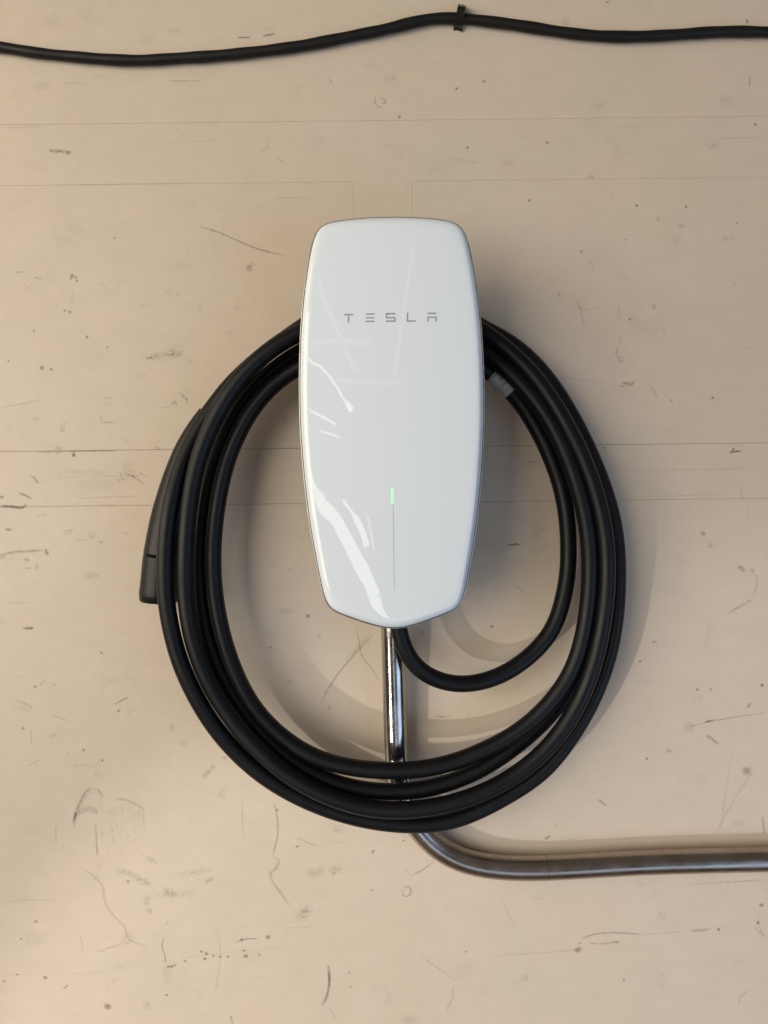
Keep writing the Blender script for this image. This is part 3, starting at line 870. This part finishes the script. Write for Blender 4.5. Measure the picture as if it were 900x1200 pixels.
nk = neck(65 * S98, 136 * S98, (UC[1] - 566) * S98)
nk0 = neck(60 * S98, 130 * S98, (UC[1] - 566) * S98)
big = neck(84 * S98, 190 * S98, (UC[1] - 510) * S98)
rings_mesh("back_shell", [(nk0, 0.0002), (nk, 0.003), (nk, 0.070), (neck(68 * S98, 140 * S98, (UC[1] - 566) * S98), 0.0755), (big, 0.0815), (inset(0.008), 0.0880), (inset(0.0022), 0.0925), (inset(0.0016), 0.0945), (inset(0.0016), 0.0962), (inset(0.006), 0.0962)], M_SHELL, charger, None, True)
rings_mesh("trim_ring", [(inset(0.0015), 0.0930), (inset(0.0004), 0.0936), (inset(0.0), 0.0948), (inset(0.0), 0.0975), (inset(0.00015), 0.0983), (inset(0.0005), 0.0987), (inset(0.00085), 0.0984), (inset(0.0009), 0.0964)], M_TRIM, charger)
rings_mesh("seal", [(inset(0.0008), 0.0966), (inset(0.0022), 0.0966)], M_SEAL, charger)

T_IN = 0.0030
FIN = inset(T_IN)
RAD = [p.length for p in FIN]
HX, HZ = 0.0030, 0.0034


def crown(x, z, t):
    return (HX * (1 - (x / 0.084) ** 2) + HZ * (1 - (z / 0.180) ** 2)) * (1 - t ** 60)


def face_depth(x, z):
    """Depth of the glass front at charger-local x, z (metres from its middle)."""
    a = math.atan2(z, x) % (2 * math.pi) / (2 * math.pi) * NA
    i = int(a) % NA
    r = RAD[i] + (RAD[(i + 1) % NA] - RAD[i]) * (a - int(a))
    t = min(1.0, math.hypot(x, z) / r)
    return 0.1022 + crown(x, z, t)


fr = [(inset(0.0016), 0.0965), (inset(0.0014), 0.0985), (inset(0.00150), 0.0996), (inset(0.0018), 0.10075), (inset(0.0023), 0.1016)]
ts = [1 - 0.30 * (k / 26) ** 2.4 for k in range(27)] + [0.70 * (1 - k / 16) for k in range(1, 16)]
for t in ts:
    ring = [p * t for p in FIN]
    fr.append((ring, [0.1022 + crown(p.x, p.y, t) for p in ring]))
rings_mesh("glass_front", fr, M_GLASS, charger, W(Vector((0, 0, 0)), 0.1022 + HX + HZ))


def on_face(px, py):
    """Charger-local x, z of a photo point on the glass."""
    q = P(px, py, 0.1055)
    return q.x - O_.x, q.z - O_.z


def flat_on_face(name, polys, mat, lift=0.00012, thick=0.0001, parent=charger):
    """Flat print lying on the curved glass: each poly a list of photo points."""
    verts, faces = [], []
    for poly in polys:
        b = len(verts)
        n = len(poly)
        loc = [on_face(*q) for q in poly]
        for x, z in loc:
            verts.append(W(Vector((x, z, 0)), face_depth(x, z) + lift))
        for x, z in loc:
            verts.append(W(Vector((x, z, 0)), face_depth(x, z) - 0.0003))
        faces.append(tuple(range(b, b + n)))
        for i in range(n):
            j = (i + 1) % n
            faces.append((b + i, b + n + i, b + n + j, b + j))
    o = mesh(name, verts, faces, mat, parent, False)
    bm = bmesh.new(); bm.from_mesh(o.data); bmesh.ops.recalc_face_normals(bm, faces=bm.faces); bm.to_mesh(o.data); bm.free()
    return o


def box2(x0, y0, x1, y1):
    return [(x0, y1), (x1, y1), (x1, y0), (x0, y0)]


Lw = 1.75
ty = 368.4
letters = [
    [[(402.3, ty), (403.6, ty + 2.0), (407.6, ty + 2.0), (407.6, 378.8), (409.4, 378.8), (409.4, ty + 2.0), (413.2, ty + 2.0), (414.5, ty)]],
    [[(428.0, 368.0), (429.2, 369.8), (438.2, 369.8), (439.4, 368.0)], box2(428.6, 372.4, 438.8, 374.0), [(429.2, 376.5), (428.0, 378.3), (439.4, 378.3), (438.2, 376.5)]],
    [box2(453.6, 367.6, 463.4, 369.4), box2(452.0, 367.6, 453.6, 374.0), box2(453.6, 372.3, 463.4, 374.0), box2(461.8, 374.0, 463.4, 378.1), box2(452.2, 376.4, 461.8, 378.1)],
    [box2(476.6, 367.3, 478.3, 376.2), [(476.6, 376.2), (476.6, 377.9), (486.6, 377.9), (487.8, 376.2)]],
    [[(500.1, 367.0), (501.3, 368.8), (510.6, 368.8), (511.8, 367.0)], box2(500.4, 371.6, 511.8, 373.3), box2(500.4, 373.3, 502.1, 377.6), box2(510.1, 373.3, 511.8, 377.6)],
]
for polys in letters:
    flat_on_face("letter", polys, M_PRINT)
bar = [(460.25 + 1.2 * k / 12, 592 + 99 * k / 12) for k in range(13)]
flat_on_face("light_bar", [[(bar[k + 1][0], bar[k + 1][1]), (bar[k + 1][0] + 0.75, bar[k + 1][1]), (bar[k][0] + 0.75, bar[k][1]), (bar[k][0], bar[k][1])] for k in range(12)], M_LINE, 0.00010)
pill = []
for (cy, a0) in ((573.4, math.pi), (588.3, 0)):
    for k in range(7):
        a = a0 + math.pi * k / 6
        pill.append((460.0 + 1.45 * math.cos(a), cy + 1.6 * math.sin(a)))
flat_on_face("status_light", [pill[::-1]], M_GREEN, 0.0002)

# ------------------------------------------------------------------ charging cable
cable = thing("charging_cable", "thick black charging cable coiled round the white charger with its plug tucked in", "charging cable", P(459, 690, 0))
R = 0.00775
E = .030
coil = [
    (462.5, 690, .054), (464.5, 718, .053), (466.7, 738.7, .051), (471, 757, .050), (482, 777.5, .048), (501, 793, .044), (522.7, 801.3, .041), (544.5, 803.4, .039), (569, 799, .037), (594, 788.5, .035), (619, 771, .033), (638, 752.7, .032), (652, 731, .031),
    (660.5, 700, .030), (666, 670, .029), (666.3, 640, .029), (664.5, 605, .029), (657, 567, .029), (644, 532, .030), (630, 503, .030), (610, 471, .031), (588, 447, .033), (560, 426, .037), (520, 412, .044), (459, 405, .050),
    # second turn: innermost on the left
    (400, 412, .050), (344, 433, .046), (306, 465, .045), (284, 498, .045), (265.5, 541, .045), (256, 583, .045), (249.5, 640, .045), (252, 700, .045), (269, 772, .046), (301, 835, .047), (350, 878, .048), (383, 893, .048), (416, 900.5, .048), (449, 903, .048), (480, 903, .048),
    (515, 898, .047), (564, 881, .046), (613, 854, .046), (645, 824, .046), (668, 792, .046), (682, 753, .046), (689, 710, .047), (692, 670, .048), (690, 630, .048), (684, 595, .049), (675, 564, .050), (661, 526, .050), (643, 491, .050), (621, 461, .049), (596, 435, .047), (565, 411, .044), (520, 394, .038), (459, 387, .034),
    # third turn
    (400, 394, .030), (350, 413, .030), (312, 441, .030), (286, 468, .030), (266, 502, .030), (249, 545, .031), (240, 585, .032), (234, 640, .034), (235, 700, .036), (246, 758, .040), (270, 811, .043), (295, 847, .044), (330, 883, .045), (370, 909, .046), (410, 923, .046), (440, 928, .045), (470, 928.5, .045), (500, 925, .044),
    (530, 916, .042), (560, 904, .040), (606.7, 873, .036), (640, 843, .033), (666, 810, .031), (687, 770, .030), (697, 725, .030), (700.5, 680, .030), (699, 640, .030), (693, 600, .031), (684, 567, .031), (670, 532, .031), (651, 495, .031), (628, 461, .032), (601, 431, .034), (565, 402, .040), (520, 379, .050), (459, 369, .058),
    # fourth turn, on top
    (400, 374, .064), (352, 389, .066), (328, 402, .067), (304, 420, .067), (278, 446.5, .066), (259, 476, .065), (245, 503, .064), (237, 523, .064), (229.5, 547, .063), (222.5, 584, .062), (217.5, 640, .062), (217.5, 700, .062), (226.5, 755, .062), (246, 803, .062), (270, 841, .062), (300, 876, .062), (340, 910, .062), (385, 934, .062), (440, 949, .061), (500, 947.5, .060),
    (548, 936, .058), (594, 915, .056), (638, 881, .054), (669, 841, .053), (691, 794, .052), (704, 745, .052), (710.5, 700, .052), (711, 640, .052), (704.5, 600, .052), (695, 567, .052), (682, 533, .052), (663, 496, .052), (639, 457, .051), (611, 424, .049), (572, 392, .047), (520, 364, .045), (459, 352, .045),
    # fifth turn, outermost
    (400, 360, .048), (350, 388, .050), (322, 405, .050), (297, 426, .050), (272, 448.5, .050), (255, 470, .050), (242, 488, .051), (228, 511, .052), (214.5, 540, .055), (201.5, 583, .060), (196.5, 612, .062), (194, 640, .062), (194, 700, .062), (202, 745, .061), (210, 774, .061), (228, 814, .060), (249, 849, .058), (275, 880, .055), (308, 909, .052), (345, 931.5, .049), (380, 947, .047), (420, 959, .045), (458, 965.3, .044), (500, 966.5, .043), (523, 964, .042),
    (555, 953, .041), (602, 928, .039), (638, 903, .038), (673, 858, .036), (698, 812, .035), (716, 758, .034), (723.5, 700, .034), (723, 640, .034), (716.5, 600, .034), (706, 567, .034), (693, 534, .034), (674, 495, .034), (650, 455, .034), (622, 421, .034), (590, 396, .033), (562, 383, .033), (520, 358, .032), (459, 348, .030),
    # down behind the others to the plug
    (400, 356, .030), (350, 386, .030), (318, 409, .030), (288, 437, .030), (262, 461, .030), (244, 484, .030), (232, 502, .029), (224, 515, .028),
]
cp = relax(spline([P(*q) for q in coil], 0.004), 22)
v, f = tube(cp, R, 22)
mesh("cable_sheath", v, f, M_CABLE, cable)

# plug
hp = [(243, 484, .0300), (234, 499, .0290), (222, 522, .0270), (212, 549, .0250), (203, 583, .0240), (196, 615, .0235), (191, 645, .0232), (190, 652, .0232)]
hpath = spline([P(*q) for q in hp], 0.003)
hr = [(0, .0082), (.10, .0100), (.28, .0122), (.46, .0142), (.68, .0164), (.86, .0173), (.99, .0177), (1, .0175)]


def lut(tab):
    def fn(t):
        for (a, ra), (b, rb) in zip(tab, tab[1:]):
            if t <= b:
                return ra + (rb - ra) * (t - a) / (b - a)
        return tab[-1][1]
    return fn


v, f = tube(hpath, lut(hr), 28, lut([(0, .0082), (.2, .0108), (.5, .0135), (1, .0165)]))
plug = mesh("plug_handle", v, f, M_PLUG, cable)
tp = [(190.0, 651.8, .0232), (189, 665, .0232), (188, 680, .0232), (187, 692, .0232), (186.4, 700, .0232), (186.1, 704, .0232), (186.0, 706, .0232)]
tpath = spline([P(*q) for q in tp], 0.0012)
v, f = tube(tpath, lut([(0, .0176), (.02, .0177), (.5, .0183), (.80, .0187), (.92, .0182), (.975, .0170), (1, .0152)]), 28, lut([(0, .0160), (.04, .0165), (.85, .0168), (.95, .0155), (1, .0140)]))
tip = mesh("plug_tip", v, f, M_PLUG, plug)

# printed tag round the cable beside the charger
k1 = min(range(len(cp) // 5), key=lambda i: (cp[i] - P(588, 448, .033)).length)
tagp = [p.copy() for p in cp[max(0, k1 - 3):k1 + 4]]
v, f = tube(tagp, R + 0.0005, 22)
tag = mesh("tag", v, f, M_TAG, cable)
tag['label'] = "grey printed tag wrapped round the cable"

# rows of fine print on the tag, too small to read
tv, tf = [], []
tdir = (tagp[-1] - tagp[0]).normalized()
tacross = Vector((-tdir.z, 0, tdir.x))
mid = (tagp[0] + tagp[-1]) / 2
tl = (tagp[-1] - tagp[0]).length
for r in range(4):
    cx_ = -tl * 0.36 + r * tl * 0.24
    for w0 in (-0.0052, -0.0030, -0.0008, 0.0016):
        if random.random() < 0.2:
            continue
        ln = random.uniform(0.0010, 0.0018)
        b0 = len(tv)
        for (dx, dw) in ((-0.0005, 0), (0.0005, 0), (0.0005, ln), (-0.0005, ln)):
            w = w0 + dw
            tv.append(mid + tdir * (cx_ + dx) + tacross * w + Vector((0, -math.sqrt(max(0, (R + 0.00065) ** 2 - w * w)), 0)))
        tf.append((b0, b0 + 1, b0 + 2, b0 + 3))
mesh("fine_print", tv, tf, M_TAGINK, tag, False)

print("faces", sum(len(o.data.polygons) for o in bpy.data.objects if o.type == 'MESH'))
